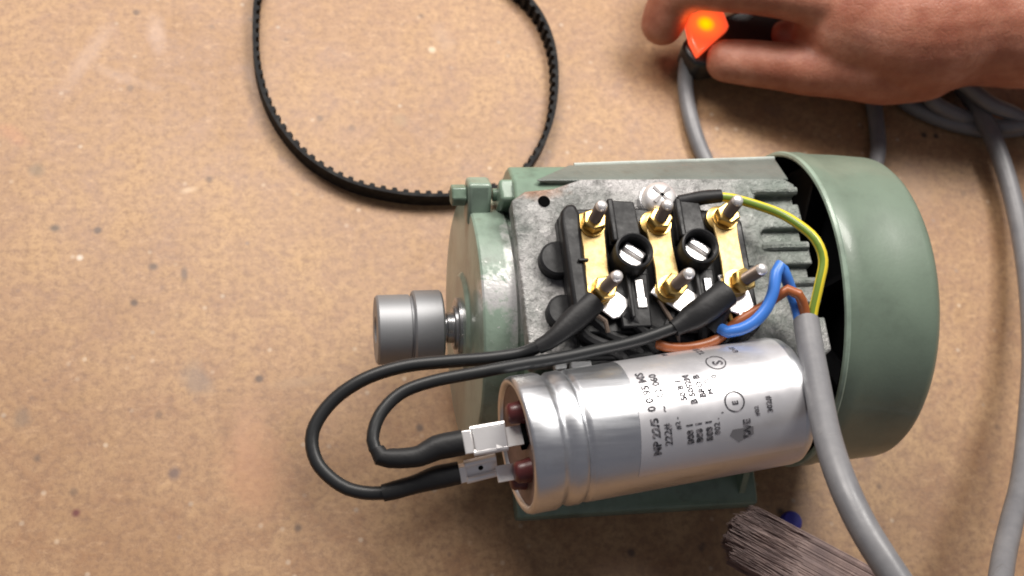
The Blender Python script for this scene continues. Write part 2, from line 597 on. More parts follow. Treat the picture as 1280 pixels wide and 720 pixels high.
def tube(pts, r=None, segs=12, step=2.0, smooth=True, cap=True, flat=1.0):
    q = spline(pts, step) if smooth else [list(p) for p in pts]
    C = [Vector(p[:3]) for p in q]
    Rr = [p[3] if r is None else r for p in q]
    T = [(C[min(i + 1, len(C) - 1)] - C[max(i - 1, 0)]).normalized() for i in range(len(C))]
    u = Vector((0, 0, 1)) if abs(T[0].z) < 0.9 else Vector((0, 1, 0))
    u = (u - T[0] * u.dot(T[0])).normalized()
    vs, fs, uvs = [], [], []
    L = 0
    for i, (c, t_, r_) in enumerate(zip(C, T, Rr)):
        if i:
            u = (u - t_ * u.dot(t_)).normalized()
            L += (c - C[i - 1]).length
        v = t_.cross(u)
        for k in range(segs):
            a = 2 * math.pi * k / segs
            vs.append(tuple(c + u * (r_ * flat * math.cos(a)) + v * (r_ * math.sin(a))))
            uvs.append((k / segs, L))
    m = len(C)
    for i in range(m - 1):
        for k in range(segs):
            j = (k + 1) % segs
            fs.append((i * segs + k, i * segs + j, (i + 1) * segs + j, (i + 1) * segs + k))
    if cap:
        fs.append(tuple(range(segs))[::-1])
        fs.append(tuple(range((m - 1) * segs, m * segs)))
    return vs, fs, uvs


def hexprof(cx, cy, z0, z1, af, rot=0.0, k=6):
    r = af / 2 / math.cos(math.pi / k)
    return prism([(cx + r * math.cos(rot + 2 * math.pi * i / k), cy + r * math.sin(rot + 2 * math.pi * i / k)) for i in range(k)], z0, z1)


# ------------------------------------------------------------------ the table
tb = box(-900, 900, -700, 900, -18, 0)
table = obj('table', tb, M_table)
tag(table, kind='structure')

# ------------------------------------------------------------------ the motor
CY, CZ = 0.0, 63.0
motor = thing('electric_motor', (40, 0, 0), 'green painted electric motor lying on the board with its terminal box opened', 'electric motor')

# stator housing: round barrel whose top rises to a squared seat
barrel = []
for k in range(33):
    a = R(215 + k * (325 + 0 - 215) / 32)       # bottom arc
    barrel.append((CY + 44.5 * math.cos(a), CZ + 44.5 * math.sin(a)))
poly = barrel + [(44.2, 70), (44.2, 98), (42.6, 104), (32.4, 111.0), (-34.5, 111.0), (-38, 106), (-42, 84), (-43.5, 60)]
obj('stator_housing', prismx(poly, -9, 88), M_green, motor, bevel=1.0)

# flat bare seat under the terminal block, its right side cut by grooves between fins
g = []
g += [(-10.5, -35.5), (-11.0, 24.0), (-6.0, 27.5), (4, 28.5), (14, 32.0), (88.0, 32.0), (92.0, 29.5)]


def notch(xe, yc, hw, xin):
    pts = [(xe, yc + hw)]
    for k in range(7):
        a = math.pi / 2 + math.pi * k / 6
        pts.append((xin + hw * math.cos(a), yc + hw * math.sin(a)))
    pts.append((xe, yc - hw))
    return pts


g += notch(92.0, 23.6, 2.0, 78.0)
g += notch(92.4, 9.3, 2.8, 78.5)
g += notch(92.8, -4.5, 2.7, 84.0)
g += notch(93.0, -19.0, 2.6, 84.0)
g += [(93.0, -33.5), (90.0, -35.5)]
obj('groove_floor', box(72.0, 91.0, -33.0, 29.0, 106.5, 111.5), M_cast, motor)
# fins' rounded crests along the grooves
obj('terminal_seat', prism(g, 107.2, 114.0), M_cast, motor, bevel=0.7)
for (yc, x0, x1, rr) in ((26.7, 76, 92, 1.5), (5.0, 76, 92, 1.7), (-8.6, 82, 92.5, 1.6)):
    obj('fin_crest', tube([(x0, yc, 113.2), (x0 + 2, yc, 114.0), ((x0 + x1) / 2, yc, 114.1), (x1, yc, 113.9)], rr, 10), M_cast, motor)
# small hole in the seat, a flat black disc
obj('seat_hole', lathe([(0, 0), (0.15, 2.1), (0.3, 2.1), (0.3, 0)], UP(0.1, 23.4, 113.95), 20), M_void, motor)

# sloped rear lip; the highlight along its edge is a pale painted strip
lip = [(31.8, 108.0), (31.8, 113.2), (44.6, 105.6), (46.2, 103.0), (47.0, 96.0), (40, 94)]
lo = prismx(lip, 12.0, 91.0)
lv = list(lo[0])
lv[2] = (12.0, lv[2][1], lv[2][2]); lv[3] = (15.0, lv[3][1], lv[3][2]); lv[1] = (-3, lv[1][1], lv[1][2]); lv[4] = (16, lv[4][1], lv[4][2])
lv = [(x, y - 2.6, z) if (i in (2, 3, 4)) else (x, y, z) for i, (x, y, z) in enumerate(lv)]
obj('rear_lip', (lv, lo[1]), M_lip, motor, bevel=0.8)
obj('lip_highlight', tube([(15, 42.9, 104.3), (30, 43.5, 104.3), (60, 44.4, 104.3), (91, 45.4, 104.3)], 0.85, 8, 6), M_edge, motor)
# bolt ear of the housing at the back left
obj('housing_ear', box(-13.5, 15.0, 27.0, 35.5, 88, 108.5), M_green, motor, bevel=1.2)

# cooling fins on both flanks
k = 0
for a in list(range(-38, 30, 9)) + list(range(158, 222, 9)):
    ca, sa = math.cos(R(a)), math.sin(R(a))
    v = []
    for (r_, h) in ((43.0, 1.4), (49.5, 0.8)):
        for s in (-1, 1):
            v.append((r_ * ca - s * h * sa, CZ + r_ * sa + s * h * ca))
    yz = [v[0], v[1], v[3], v[2]]
    obj('cooling_fin', prismx(yz, -5, 90), M_green, motor, bevel=0.4, seg=1)

# front end shield
prof = [(-24.5, 0), (-24.5, 17.5), (-24.0, 18.2), (-23.2, 19.0), (-23.2, 43.6), (-22.9, 44.7), (-22.2, 45.2),
        (-11.5, 45.4), (-10.4, 44.4), (-8.5, 44.0), (-8.5, 0)]
shield = obj('end_shield', lathe(prof, AX(CY, CZ), 96), M_shield, motor, sharp=30)
for (a, bot) in ((48, False),):
    M = Matrix.Translation((0, CY, CZ)) @ Matrix.Rotation(R(a - 90), 4, 'X')
    obj('bolt_lug', xform(box(-24.0, -15.6, -4.4, 4.4, 40, 55.5), M), M_shield, shield, bevel=1.4, seg=3)
    Mb = M @ Matrix.Translation((0, 0, 50.0))
    obj('bolt', join(lathe([(-29.5, 0), (-29.5, 3.4), (-28.9, 3.9), (-24.2, 3.9), (-24.2, 0)], Mb, 6),
                     lathe([(-14.8, 0), (-14.8, 2.3), (-9.5, 2.3), (-9.5, 3.3), (-4, 3.3), (-4, 0)], Mb, 12)), M_green, shield, bevel=0.4)

# shaft, washer, pulley
PY, PZ = -1.5, 63.0
shaft = obj('shaft', lathe([(-40, 0), (-40, 5.2), (-31, 5.2), (-30.8, 4.7), (-29.4, 4.7), (-29.2, 5.6), (-24, 5.6), (-24, 0)], AX(PY, PZ), 40), M_steel, motor, sharp=20)
obj('bearing_collar', lathe([(-27.0, 5.6), (-27.0, 7.6), (-26.6, 8.0), (-26.0, 8.0), (-26.0, 10.4), (-25.6, 11.0), (-24.4, 11.0), (-24.4, 5.6)], AX(PY, PZ), 48), M_steel, motor, sharp=30)
pul = obj('pulley', lathe([(-54.4, 0), (-54.4, 4.6), (-55.0, 5.0), (-55.0, 11.9), (-54.3, 12.6), (-43.0, 12.6), (-42.6, 12.0),
                           (-42.0, 12.0), (-41.8, 13.4), (-41.2, 14.0), (-31.9, 14.0), (-31.2, 13.3), (-31.2, 5), (-36, 5), (-36, 0)], AX(PY, PZ), 80), M_pulley, motor, sharp=25)
# rear shield, fan and fan cover
FY, FZ = 2.0, 64.1
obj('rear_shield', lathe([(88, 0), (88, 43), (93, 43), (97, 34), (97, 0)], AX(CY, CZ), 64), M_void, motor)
fan = obj('fan', lathe([(103, 0), (103, 12), (109, 14), (110, 54), (112, 54), (113, 12), (113, 0)], AX(FY, FZ), 48), M_fan, motor)
for k in range(8):
    M = AX(FY, FZ) @ Matrix.Rotation(R(k * 45 + 10), 4, 'X')
    obj('fan_blade', xform(box(102, 110, -0.9, 0.9, 14, 53), M), M_fan, fan)
cp = [(98.8, 58.2), (98.8, 59.6), (100.0, 60.0), (105.5, 60.0), (107.0, 59.4), (120, 58.9), (131.5, 58.0)]
for k in range(1, 10):
    a = R(10 * k)
    cp.append((131.5 + 9.0 * math.sin(a), 33 + 25 * math.cos(a)))
cp += [(141.4, 17), (141.6, 0.0)]
inner = [(x - 1.4, max(0.0, r - 1.4)) for x, r in cp[2:]][::-1]
dust = None
inner[0] = (139.8, 0.0)
dark_skin = [(x - 0.3, max(0.0, r - 0.35)) for x, r in inner if x > 98]
dark_skin[0] = (139.5, 0.0)
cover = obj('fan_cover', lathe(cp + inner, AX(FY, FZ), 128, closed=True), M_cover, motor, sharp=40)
obj('cover_dark_skin', lathe(dark_skin + [(99.0, 58.0)], AX(FY, FZ), 96), M_void, cover)  # added black skin that keeps the inside of the cover dark
obj('cover_rim', lathe([(98.6, 58.3), (98.3, 59.0), (98.6, 59.9), (99.6, 60.3), (100.2, 60.0)], AX(FY, FZ), 128), M_greenrim, cover)  # lighter green than the cover: the rim's highlight put into its colour
for a in (210, 330, 90):
    M = AX(FY, FZ) @ Matrix.Rotation(R(a - 90), 4, 'X')
    if a != 90:
        obj('cover_screw', lathe([(59.4, 3.0), (61.0, 2.8), (61.6, 2.0), (61.8, 0)], M @ Matrix.Translation((104, 0, 0)) @ Matrix.Rotation(R(-90), 4, 'Y'), 16), M_steel, cover)

# feet
foot = prismx([(-60, 0), (-60, 6.5), (-57.5, 8), (-46, 9.5), (-38, 26), (-30, 26), (-24, 6), (-24, 0)], 1.0, 101)
foot = obj('mounting_foot', foot, M_green, motor, bevel=1.0)
fb = prismx([(60, 0), (60, 6.5), (57.5, 8), (46, 9.5), (38, 26), (30, 26), (24, 6), (24, 0)], 1.8, 98)
obj('mounting_foot', fb, M_green, motor, bevel=1.0)
for x in (12, 84):
    if x < 50: obj('foot_slot', prism([(x + 3.2 * math.cos(a * math.pi / 8) * 1.5, -52.3 + 2.6 * math.sin(a * math.pi / 8)) for a in range(16)], 8.3, 8.9), M_void, foot)
    obj('foot_gusset', prismx([(-56, 8.0), (-38, 36), (-37, 8.0)], x + 9, x + 11.5), M_green, foot)

# ---- terminal block
block = obj('terminal_block', prism([(5, -27), (3.2, -24), (2.6, 14), (5, 18), (30, 18.2), (36, 17.5), (48, 18.2), (66, 15.5), (67.5, 12), (67.5, -26), (65, -28.5)], 114.1, 119.0), M_bake, motor, bevel=0.8)
for (y, r_) in ((0.3, 6.2), (-18.5, 5.8)):
    obj('side_lug', lathe([(0, 0), (0, r_), (3.6, r_), (4.2, r_ - 0.8), (4.2, 0)], UP(1.6, y, 114.1), 32), M_bake, block)
obj('end_wall', prism([(2.9, -24), (2.4, 10), (3.0, 14.5), (5.0, 17.0), (8.0, 17.0), (9.2, 13), (8.6, -2), (8.8, -24)], 118.8, 125.0), M_bake, block, bevel=1.4, seg=3)
obj('end_wall_rib', box(6.2, 9.6, -4.6, -3.6, 124.6, 126.2), M_bake, block, bevel=0.3)
for tx, ty in ((24.4, -2.6), (47.1, -1.3)):
    well = obj('screw_well', lathe([(0, 4.6), (0, 6.2), (14.4, 6.5), (15.2, 6.3), (15.4, 5.8), (15.0, 5.2), (3.0, 4.8), (3.0, 0), (0, 0)][:-1] + [(2.9, 0)], UP(tx, ty, 114.1), 40), M_bake, block, sharp=50)
    # pan head screw with a slot at the bottom of the well
    hd = []
    obj('well_screw', join(xform(box(-3.9, 3.9, 0.75, 3.6, 0, 1.6), Matrix.Translation((tx, ty, 124.0)) @ Matrix.Rotation(R(-38), 4, 'Z')),
                           xform(box(-3.9, 3.9, -3.6, -0.75, 0, 1.6), Matrix.Translation((tx, ty, 124.0)) @ Matrix.Rotation(R(-38), 4, 'Z')),
                           lathe([(0, 0), (0, 4.4), (6.9, 4.4), (6.9, 0)], UP(tx, ty, 117.2), 24)), M_tin, block, bevel=0.6)
for x0, x1, ty in ((18.4, 30.0, -2.6), (42.0, 53.0, -1.3)):
    obj('barrier', prism([(x0, ty + 5), (x0 + 0.6, 18.4), (x0 + 2.6, 19.4), (x1 - 1, 18.8), (x1, ty + 5)], 118.8, 122.5), M_bake, block, bevel=0.6)
    obj('barrier_rib', box(x0 + 0.4, x0 + 2.6, ty + 5.4, 18.6, 122.3, 125.4), M_bake, block, bevel=0.7)
    obj('barrier', prism([(x0, ty - 5), (x0 + 0.6, -26.5), (x1 - 1, -26.5), (x1, ty - 5)], 118.8, 122.0), M_bake, block, bevel=0.6)
    obj('barrier_rib', box(x0 + 3.4, x0 + 4.8, -24.0, ty - 6.0, 121.9, 124.6), M_bake, block, bevel=0.4)
    obj('clip', join(box(x0 + 6.6, x0 + 9.4, -16.5, -10.0, 122.2, 122.8), box(x0 + 6.6, x0 + 9.8, -20.0, -16.4, 120.2, 122.7)), M_tin if x0 < 30 else M_steel, block, bevel=0.3)
obj('side_knob', lathe([(0, 0), (0, 2.4), (4.2, 2.4), (5.0, 1.6), (5.0, 0)], UP(68.2, -6.2, 114.1), 20), M_bake, block)

ups = [(12.9, 9.4), (35.8, 9.6), (59.4, 11.2)]
lows = [(12.6, -14.2), (36.2, -13.8), (59.4, -12.2)]
for (ux, uy), (lx, ly) in zip(ups, lows):
    # link plate: full round ends, slight waist
    pl = []
    hw = 3.9
    for k in range(9):
        a = math.pi * k / 8
        pl.append((ux + (hw + 0.3) * math.cos(a), uy + (hw + 0.3) * math.sin(a)))
    pl.append((ux - hw + 0.1, (uy * 2 + ly) / 3))
    pl.append((lx - hw + 0.1, (uy + ly * 2) / 3))
    for k in range(9):
        a = math.pi + math.pi * k / 8
        pl.append((lx + (hw + 0.3) * math.cos(a), ly + (hw + 0.3) * math.sin(a)))
    pl.append((lx + hw - 0.1, (uy + ly * 2) / 3))
    pl.append((ux + hw - 0.1, (uy * 2 + ly) / 3))
    obj('brass_link', prism(pl, 122.3, 123.5), M_brass, block, bevel=0.25)
leans = {0: (0.4, 0.6), 1: (0.0, 0.6), 2: (0.4, 0.4), 3: (1.5, -0.3), 4: (1.6, -0.3), 5: (2.6, -0.6)}
for i, (x, y) in enumerate(ups + lows):
    ln = leans[i]
    M = UP(x, y, 119.0, ln)
    obj('seat_washer', lathe([(0, 1.5), (0, 4.5), (0.5, 4.7), (3.0, 4.7), (3.2, 4.4), (3.2, 1.5)], UP(x - 0.9 * (i < 3), y + 1.0 * (i < 3), 119.0), 28), M_nut, block)
    obj('washer', lathe([(4.6, 1.6), (4.6, 4.3), (5.4, 4.3), (5.4, 1.6)], UP(x, y, 119.0), 28), M_nut, block)
    hx = lathe([(5.4, 2.0), (5.4, 3.9), (5.8, 4.2), (8.2, 4.2), (8.7, 3.8), (8.7, 2.0)], M @ Matrix.Rotation(R(20 + 37 * i), 4, 'X'), 6)
    obj('nut', hx, M_nut, block, sharp=25, bevel=0.2)
    prof = [(0, 0), (0, 2.0)]
    z = 8.0
    top = 15.8 + (0.8 if i >= 3 else 0)
    while z < top:
        prof += [(z, 2.15), (z + 0.35, 1.85)]
        z += 0.7
    prof += [(top, 1.9), (top + 0.3, 1.75)]
    st = obj('stud', lathe(prof, M, 20), M_stud, block, sharp=60)
    obj('stud_tip', lathe([(top + 0.2, 1.9), (top + 1.3, 1.8), (top + 2.0, 1.35), (top + 2.2, 0)], M, 16), M_tin, block, sharp=60)

# tinned lugs of the winding leads below the lower nuts, with black leads diving to the cap side
lug_t = [((12.6, -14.2), -42, 121.2), ((36.2, -13.8), -38, 121.2), ((59.4, -12.2), -80, 120.6)]
for (x, y), ang, z in lug_t:
    M = Matrix.Translation((x, y, z)) @ Matrix.Rotation(R(ang), 4, 'Z')
    lg = join(xform(prism([(-4.5, -4.4), (-4.5, 4.4), (8.8, 4.4), (10.2, 2.4), (10.2, -2.4), (8.8, -4.4)], 0, 0.9), M),
              xform(box(9.0, 13.0, -1.9, 1.9, -1.8, 0.6), M))
    obj('lead_lug', lg, M_tin, block, bevel=0.35)
leads = [
    [(20.5, -21.5, 120.5), (25.5, -26, 119.5), (30, -31, 117), (33, -36, 110)],
    [(44.5, -20.5, 120.5), (47, -25, 119), (47, -30, 116.5), (45, -36, 110)],
    [(61.0, -24, 119.5), (60.5, -29, 118.5), (56, -33, 116), (52, -37, 110)],
    [(10, -22, 117.5), (15, -27, 117), (24, -31, 116), (30, -37, 110)],
    [(20, -19, 117), (32, -26, 117), (42, -31, 116.5), (50, -37, 110)],
    [(5, -20, 117), (8, -28, 117.5), (18, -33, 116.5), (24, -38, 110)],
    [(38, -21, 118), (35, -27, 117.5), (38, -33, 116.5), (40, -38, 110)],
]
for L in leads:
    obj('winding_lead', tube(L, 2.3, 10), M_shrink, motor)
obj('winding_lead', tube([(33.0, -16.5, 120.5), (35.0, -21, 120.3), (37.6, -27, 119.8), (38, -31, 118.5)], 0.8, 8), M_stud, motor)
obj('winding_lead', tube([(54.5, -17, 120.8), (56.5, -22, 120.0), (57.5, -27, 119.0)], 0.8, 8), M_nut, motor)
obj('winding_lead', tube([(11.0, -22, 121.8), (13.6, -24, 121.8), (14.4, -27.5, 120.5)], 0.8, 8), M_stud, motor)
obj('lead_grommet', prism([(4, -33.5), (6, -24), (30, -23), (58, -23), (62, -27), (58, -33), (30, -35.2), (8, -35.2)], 114.1, 116.8), M_shrink, motor, bevel=1.0)
# added white blocks: highlights on the seat's front edge put into colour
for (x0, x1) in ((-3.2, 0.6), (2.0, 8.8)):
    obj('seat_edge_highlight', box(x0, x1, -37.6, -35.2, 112.6, 116.4), M_white, motor, bevel=0.5, seg=3)

# earth screw, big bright cross-headed
ex, ey = 39.4, 21.4
es = obj('earth_screw', lathe([(0, 0), (0, 6.2), (1.2, 6.3), (3.0, 5.6), (4.2, 4.0), (4.6, 0)], UP(ex, ey, 117.6), 36), M_tin, motor, sharp=60)
for s in range(2):
    obj('screw_recess', xform(box(-4.0, 4.0, -0.6, 0.6, 3.9, 4.72), Matrix.Translation((ex, ey, 117.6)) @ Matrix.Rotation(R(-48 + 90 * s), 4, 'Z')), M_recess, es)
obj('screw_washer', lathe([(-3.4, 2), (-3.4, 6.6), (-0.1, 6.6), (-0.1, 2)], UP(ex, ey, 117.6), 36), M_steel, es)

# ------------------------------------------------------------------ the capacitor
C1 = Vector((-17.8, -61.2, 112.5))
C2 = Vector((75.4, -49.5, 111.5))
ax = (C2 - C1)
L = ax.length
MC = frame_from(C1, C2)
RC = 21.0
cap = thing('capacitor', tuple((C1 + C2) / 2 - Vector((0, 0, RC))), 'silver cylindrical capacitor with printed lettering lying across the front of the motor', 'capacitor')
cprof = [(2.2, 18.8), (0.4, 19.1), (-0.2, 20.2), (0.3, 21.2), (1.4, 21.6), (8.6, 21.6), (9.6, 21.2), (10.8, 20.2), (12.0, 20.3), (13.0, 21.1),
         (16.2, 21.2), (17.0, 20.9), (17.5, 20.2), (18.1, 20.2), (18.7, 20.9), (19.8, 21.0), (L - 4.5, 21.0), (L - 2.6, 20.6), (L - 1.2, 19.4), (L - 0.4, 17.6), (L - 0.2, 15), (L, 0)]
obj('can', lathe(cprof, MC, 96), M_can, cap, sharp=70)
obj('end_disc', lathe([(3.0, 0), (2.2, 12), (1.2, 18.8), (4.0, 18.8), (4.0, 0)], MC, 64), M_phen, cap, sharp=40)
# local frame: y to the back-left, z up
for (ly, lz, r_) in ((8.0, 8.5, 3.4), (-8.6, 1.0, 3.6), (-9.5, -7.0, 2.9)):
    obj('terminal_post', lathe([(2.6, r_ + 0.4), (0.5, r_), (-1.8, r_ - 0.2), (-2.6, r_ - 1.0), (-2.7, 0)], MC @ Matrix.Translation((0, ly, lz)), 28), M_post, cap, sharp=50)
obj('disc_slot', xform(box(1.2, 2.9, -2.0, 5.0, 0.5, 8.0), MC), M_void, cap, bevel=0.3)
T1 = (MC @ Vector((-4.5, 1.5, 6.0)))
T2 = (MC @ Vector((-4.5, -7.5, -2.0)))
obj('spade', xform(box(-7.5, 3, -3.1, 3.1, -0.4, 0.4), MC @ Matrix.Translation((0, 1.5, 6.0))), M_tin, cap)
obj('spade', xform(box(-7.5, 3, -2.6, 2.6, -0.4, 0.4), MC @ Matrix.Translation((0, -7.5, -2.0))), M_tin, cap)
# label film: a thin sleeve over part of the circumference
lv, lf = [], []
na = 60
for r_ in (21.06, 21.16):
    for i, x in enumerate((33.7, L - 5.2)):
        for k in range(na + 1):
            a = R(-62 + (118 + 62) * k / na)
            xx = x if i else x + 1.5 * math.sin(a * 1.0 + 0.5)
            lv.append(tuple(MC @ Vector((xx, -r_ * math.sin(a - R(0)) * -1 if False else r_ * math.sin(a), r_ * math.cos(a)))))
m1 = na + 1
for k in range(na):
    lf += [(k, k + 1, m1 + k + 1, m1 + k), (2 * m1 + k, 3 * m1 + k, 3 * m1 + k + 1, 2 * m1 + k + 1),
           (k, 2 * m1 + k, 2 * m1 + k + 1, k + 1), (m1 + k, m1 + k + 1, 3 * m1 + k + 1, 3 * m1 + k)]
lf += [(0, m1, 3 * m1, 2 * m1), (na, 2 * m1 + na, 3 * m1 + na, m1 + na)]
label = obj('label', (lv, lf), M_label, cap)


def wraptext(txt, x, a0, size, bold=0.0, flip=1, sx=1.0):
    """lettering wrapped round the can: reading direction runs round it, baseline at local x, starting at angle a0 (0 = top, + = back)"""
    cu = bpy.data.curves.new('t', 'FONT')
    cu.body = txt
    cu.size = size
    cu.offset = bold
    cu.resolution_u = 2
    to = bpy.data.objects.new('t', cu)
    col.objects.link(to)
    bpy.context.view_layer.update()
    dg = bpy.context.evaluated_depsgraph_get()
    me = bpy.data.meshes.new_from_object(to.evaluated_get(dg))
    vs = []
    for v in me.vertices:
        a = R(a0) + v.co.x * sx / 21.3
        vs.append(tuple(MC @ Vector((x - v.co.y, 21.3 * math.sin(a), 21.3 * math.cos(a)))))
    fs = [tuple(p.vertices) for p in me.polygons]
    bpy.data.objects.remove(to)
    return vs, fs


cols = [
    ('MP 22/5  0 0 95 MS', 39.9, -43, 4.0, 0.13),
    ('222#    ~   02 060', 43.6, -36, 3.7, 0.09),
    ('#2 -            - *', 46.8, -24, 2.6, 0.05),
    ('B88 1         50 B 1', 50.6, -38, 3.2, 0.13),
    ('B88 1       B 5052M', 53.6, -38, 3.2, 0.13),
    ('B88 1         BRO B', 56.9, -38, 3.2, 0.13),
    ('802 .          MCB', 59.5, -34, 3.0, 0.06),
    ("'               0", 62.5, -17, 3.0, 0.06),
    ('#B2', 73.0, -24, 2.2, 0.05),
    ('302#', 77.6, -23, 2.8, 0.10),
    ('ENT', 74.0, 40, 2.6, 0.08),
    ('TZ SB', 63.5, 46, 3.0, 0.10),
    ('MADE IN', 52.5, 56, 2.8, 0.08),
]
for (tx_, x, a0, sz, bd) in cols:
    sz *= 0.88
    vf = wraptext(tx_, x, a0, sz, bd)
    if vf[0]:
        obj('printed_line', vf, M_ink, label)


def ringmark(x, a0, r0, r1):
    vs, fs = [], []
    k = 28
    for r_ in (r0, r1):
        for i in range(k):
            t_ = 2 * math.pi * i / k
            a = R(a0) + r_ * math.sin(t_) / 21.28
            vs.append(tuple(MC @ Vector((x + r_ * math.cos(t_), 21.28 * math.sin(a), 21.28 * math.cos(a)))))
    for i in range(k):
        j = (i + 1) % k
        fs.append((i, j, k + j, k + i))
    return vs, fs


obj('printed_line', ringmark(64.6, 31, 2.9, 3.3), M_ink, label)
obj('printed_line', wraptext('S', 66.6, 27, 4.6, 0.14), M_ink, label)
obj('printed_line', ringmark(65.6, -9, 2.9, 3.35), M_ink, label)
obj('printed_line', wraptext('E', 66.6, -12, 2.6, 0.10), M_ink, label)
# certification mark: a solid triangle with letters
dv = []
for (dx, da) in ((63.6, -32), (62.6, -37), (65.6, -44), (70.6, -39), (70.6, -32)):
    dv.append(tuple(MC @ Vector((dx, 21.26 * math.sin(R(da)), 21.26 * math.cos(R(da))))))
obj('printed_line', (dv, [(0, 1, 2, 3, 4)]), mat('grey_ink', (0.16, 0.155, 0.165), 0.6, spec=0.2), label)
obj('printed_line', wraptext('DVE', 69.6, -41, 3.2, 0.16), M_ink, label)


def faston(name, root, tip, parent, up=(0, 0, 1), wd=3.9, solid=False):
    """female blade connector: flat box with rolled edges, narrowing to the crimp"""
    M = frame_from(root, tip, up)
    ln = (Vector(tip) - Vector(root)).length
    f = join(xform(box(ln * 0.22, ln, -wd, wd, -0.9, -0.2), M),
             xform(box(0, ln * 0.24, -wd * 0.75, wd * 0.75, -1.2, 1.6), M))
    o = obj(name, f, M_tin, parent, bevel=0.3)
    for s in (-1, 1):
        a = M @ Vector((ln * 0.22, s * (wd - 0.9), 0.5))
        b = M @ Vector((ln * 0.97, s * (wd - 0.9), 0.5))
        obj('rolled_edge', tube([tuple(a), tuple(b)], 1.05, 10, 50), M_tin, o)
    if solid:
        f2 = join(xform(box(ln * 0.26, ln * 0.98, -wd + 0.9, wd - 0.9, 0.6, 1.5), M), xform(box(ln * 0.02, ln * 0.23, -wd * 0.8, wd * 0.8, 1.0, 1.7), M))
        obj('top_plate', f2, M_tin, o, bevel=0.3)
        return o
    obj('connector_hole', xform(lathe([(0, 0), (0, 0.8), (0.15, 0.8), (0.15, 0)], None, 12), M @ Matrix.Translation((ln * 0.6, 0, -0.2)) @ Matrix.Rotation(R(-90), 4, 'Y')), M_void, o)
    return o


# the two capacitor leads
WA = [(-8.4, -30.9, 119), (-14.2, -32.1, 116), (-24.3, -32.6, 114), (-36.9, -32.6, 112.5), (-50.8, -33.2, 111), (-63.4, -36.3, 109), (-73.6, -42.3, 106), (-79.8, -51.3, 104), (-78.8, -60.9, 103.5),
      (-72.1, -68.5, 104), (-65, -71.6, 105), (-57.7, -72.3, 106)]
WB = [(37.3, -27.1, 123), (24.6, -30.4, 120.5), (9.9, -33.1, 119.5), (-2, -35.1, 119), (-15.1, -36.7, 118.5), (-27.9, -38.5, 118), (-43, -40.5, 116.5), (-53, -43.6, 115), (-59.8, -50.3, 114.5), (-62.2, -57.9, 114.5), (-60.5, -62.5, 114.5), (-57.9, -63.6, 114.5)]
lead = thing('capacitor_lead', WA[7][:3], 'black lead making the outer wide loop to the lower connector of the capacitor', 'wire', 'black leads between the capacitor and the terminals')
obj('wire', tube(WA, 2.15, 14), M_blackwire, lead)
obj('heat_shrink', tube([(-8.9, -31.2, 119, 2.5), (-5.8, -30.1, 120, 2.8), (-1.7, -27.5, 121.5, 3.3), (1.7, -24.7, 121.8, 4), (5, -22.1, 122.5, 4.2), (9, -18.8, 123, 4.2), (10.5, -17.4, 123, 4.1)], None, 16, flat=0.85), M_shrink, lead)
obj('heat_shrink', tube([(-59.4, -72.3, 106, 2.7), (-56, -71.8, 106.5, 2.9), (-49.1, -70.3, 107, 3), (-42.9, -68.9, 108, 3.7), (-35.7, -68, 109, 3.6)], None, 16), M_shrink, lead)
faston('connector', (-36.8, -68.4, 109), (-23.7, -66.1, 110), lead, up=(-0.1, -0.75, 0.65), wd=3.8)
obj('ring_lug', prism([(5.2, -16.6), (8.4, -11.2), (13.5, -11.0), (16.2, -14.0), (14, -18), (8.6, -19.5)], 121.9, 122.6), M_tin, lead, bevel=0.2)

lead2 = thing('capacitor_lead', WB[9][:3], 'black lead making the inner narrow loop to the upper shiny connector of the capacitor', 'wire', 'black leads between the capacitor and the terminals')
obj('wire', tube(WB, 2.0, 14), M_blackwire, lead2)
obj('heat_shrink', tube([(35.6, -27.9, 123, 2.8), (38.6, -26.5, 123.5, 3.3), (41.1, -25.1, 124, 4.3), (44.9, -23.1, 125, 4.7), (49.7, -20.3, 126, 4.7), (52.9, -18, 126.5, 4.8), (54.2, -17.2, 126.5, 4.8)], None, 16, flat=0.85), M_shrink, lead2)
obj('heat_shrink', tube([(-61.1, -60.7, 114.5, 2.3), (-60, -63.3, 114.5, 2.9), (-54.3, -64, 114.5, 3.1), (-48.2, -63.7, 115, 3.3), (-43.2, -61.6, 115.5, 3.9), (-34.9, -60.7, 117, 4)], None, 16), M_shrink, lead2)
faston('connector', (-35.4, -60.9, 117), (-21.4, -59.5, 118.5), lead2, up=(-0.05, -0.25, 0.95), wd=4.5, solid=True)
obj('heat_shrink', tube([(54.5, -19.9, 120, 3.2), (51.2, -23.9, 119.5, 3.8), (48.6, -26.8, 118.5, 3.6)], None, 12), M_shrink, lead2)

# ------------------------------------------------------------------ mains cable
cable = thing('power_cable', (86.6, -22.6, 114), 'thick grey power cable rising from the terminals and looping down along the right side', 'cable')
SH = [(81, -27.1, 124), (78.6, -39.3, 128), (75.4, -54.8, 134), (71.9, -71, 141), (70, -85.9, 148), (71, -100.5, 153), (75, -114.2, 156), (81.2, -126.1, 156), (97.5, -134, 142), (122.8, -130.9, 115), (145.9, -117.1, 88), (162.3, -100.1, 72), (176, -85.4, 61), (192.3, -66.6, 50), (211, -37.6, 38), (230, -2.1, 26), (244.4, 39.8, 17), (251.7, 79.7, 11.5), (250.1, 110.1, 11.5), (247.4, 132.6, 8), (243.1, 149, 4), (234.1, 165.5, 4)]
obj('sheath', tube(SH, 4.3, 20, 3), M_grey, cable)
obj('sheath_end', lathe([(-0.3, 0), (-0.3, 3.2), (0.4, 3.9), (0.6, 0)], frame_from(SH[0], SH[1]), 24), mat('cut_sheath', (0.45, 0.45, 0.47), 0.5), cable)
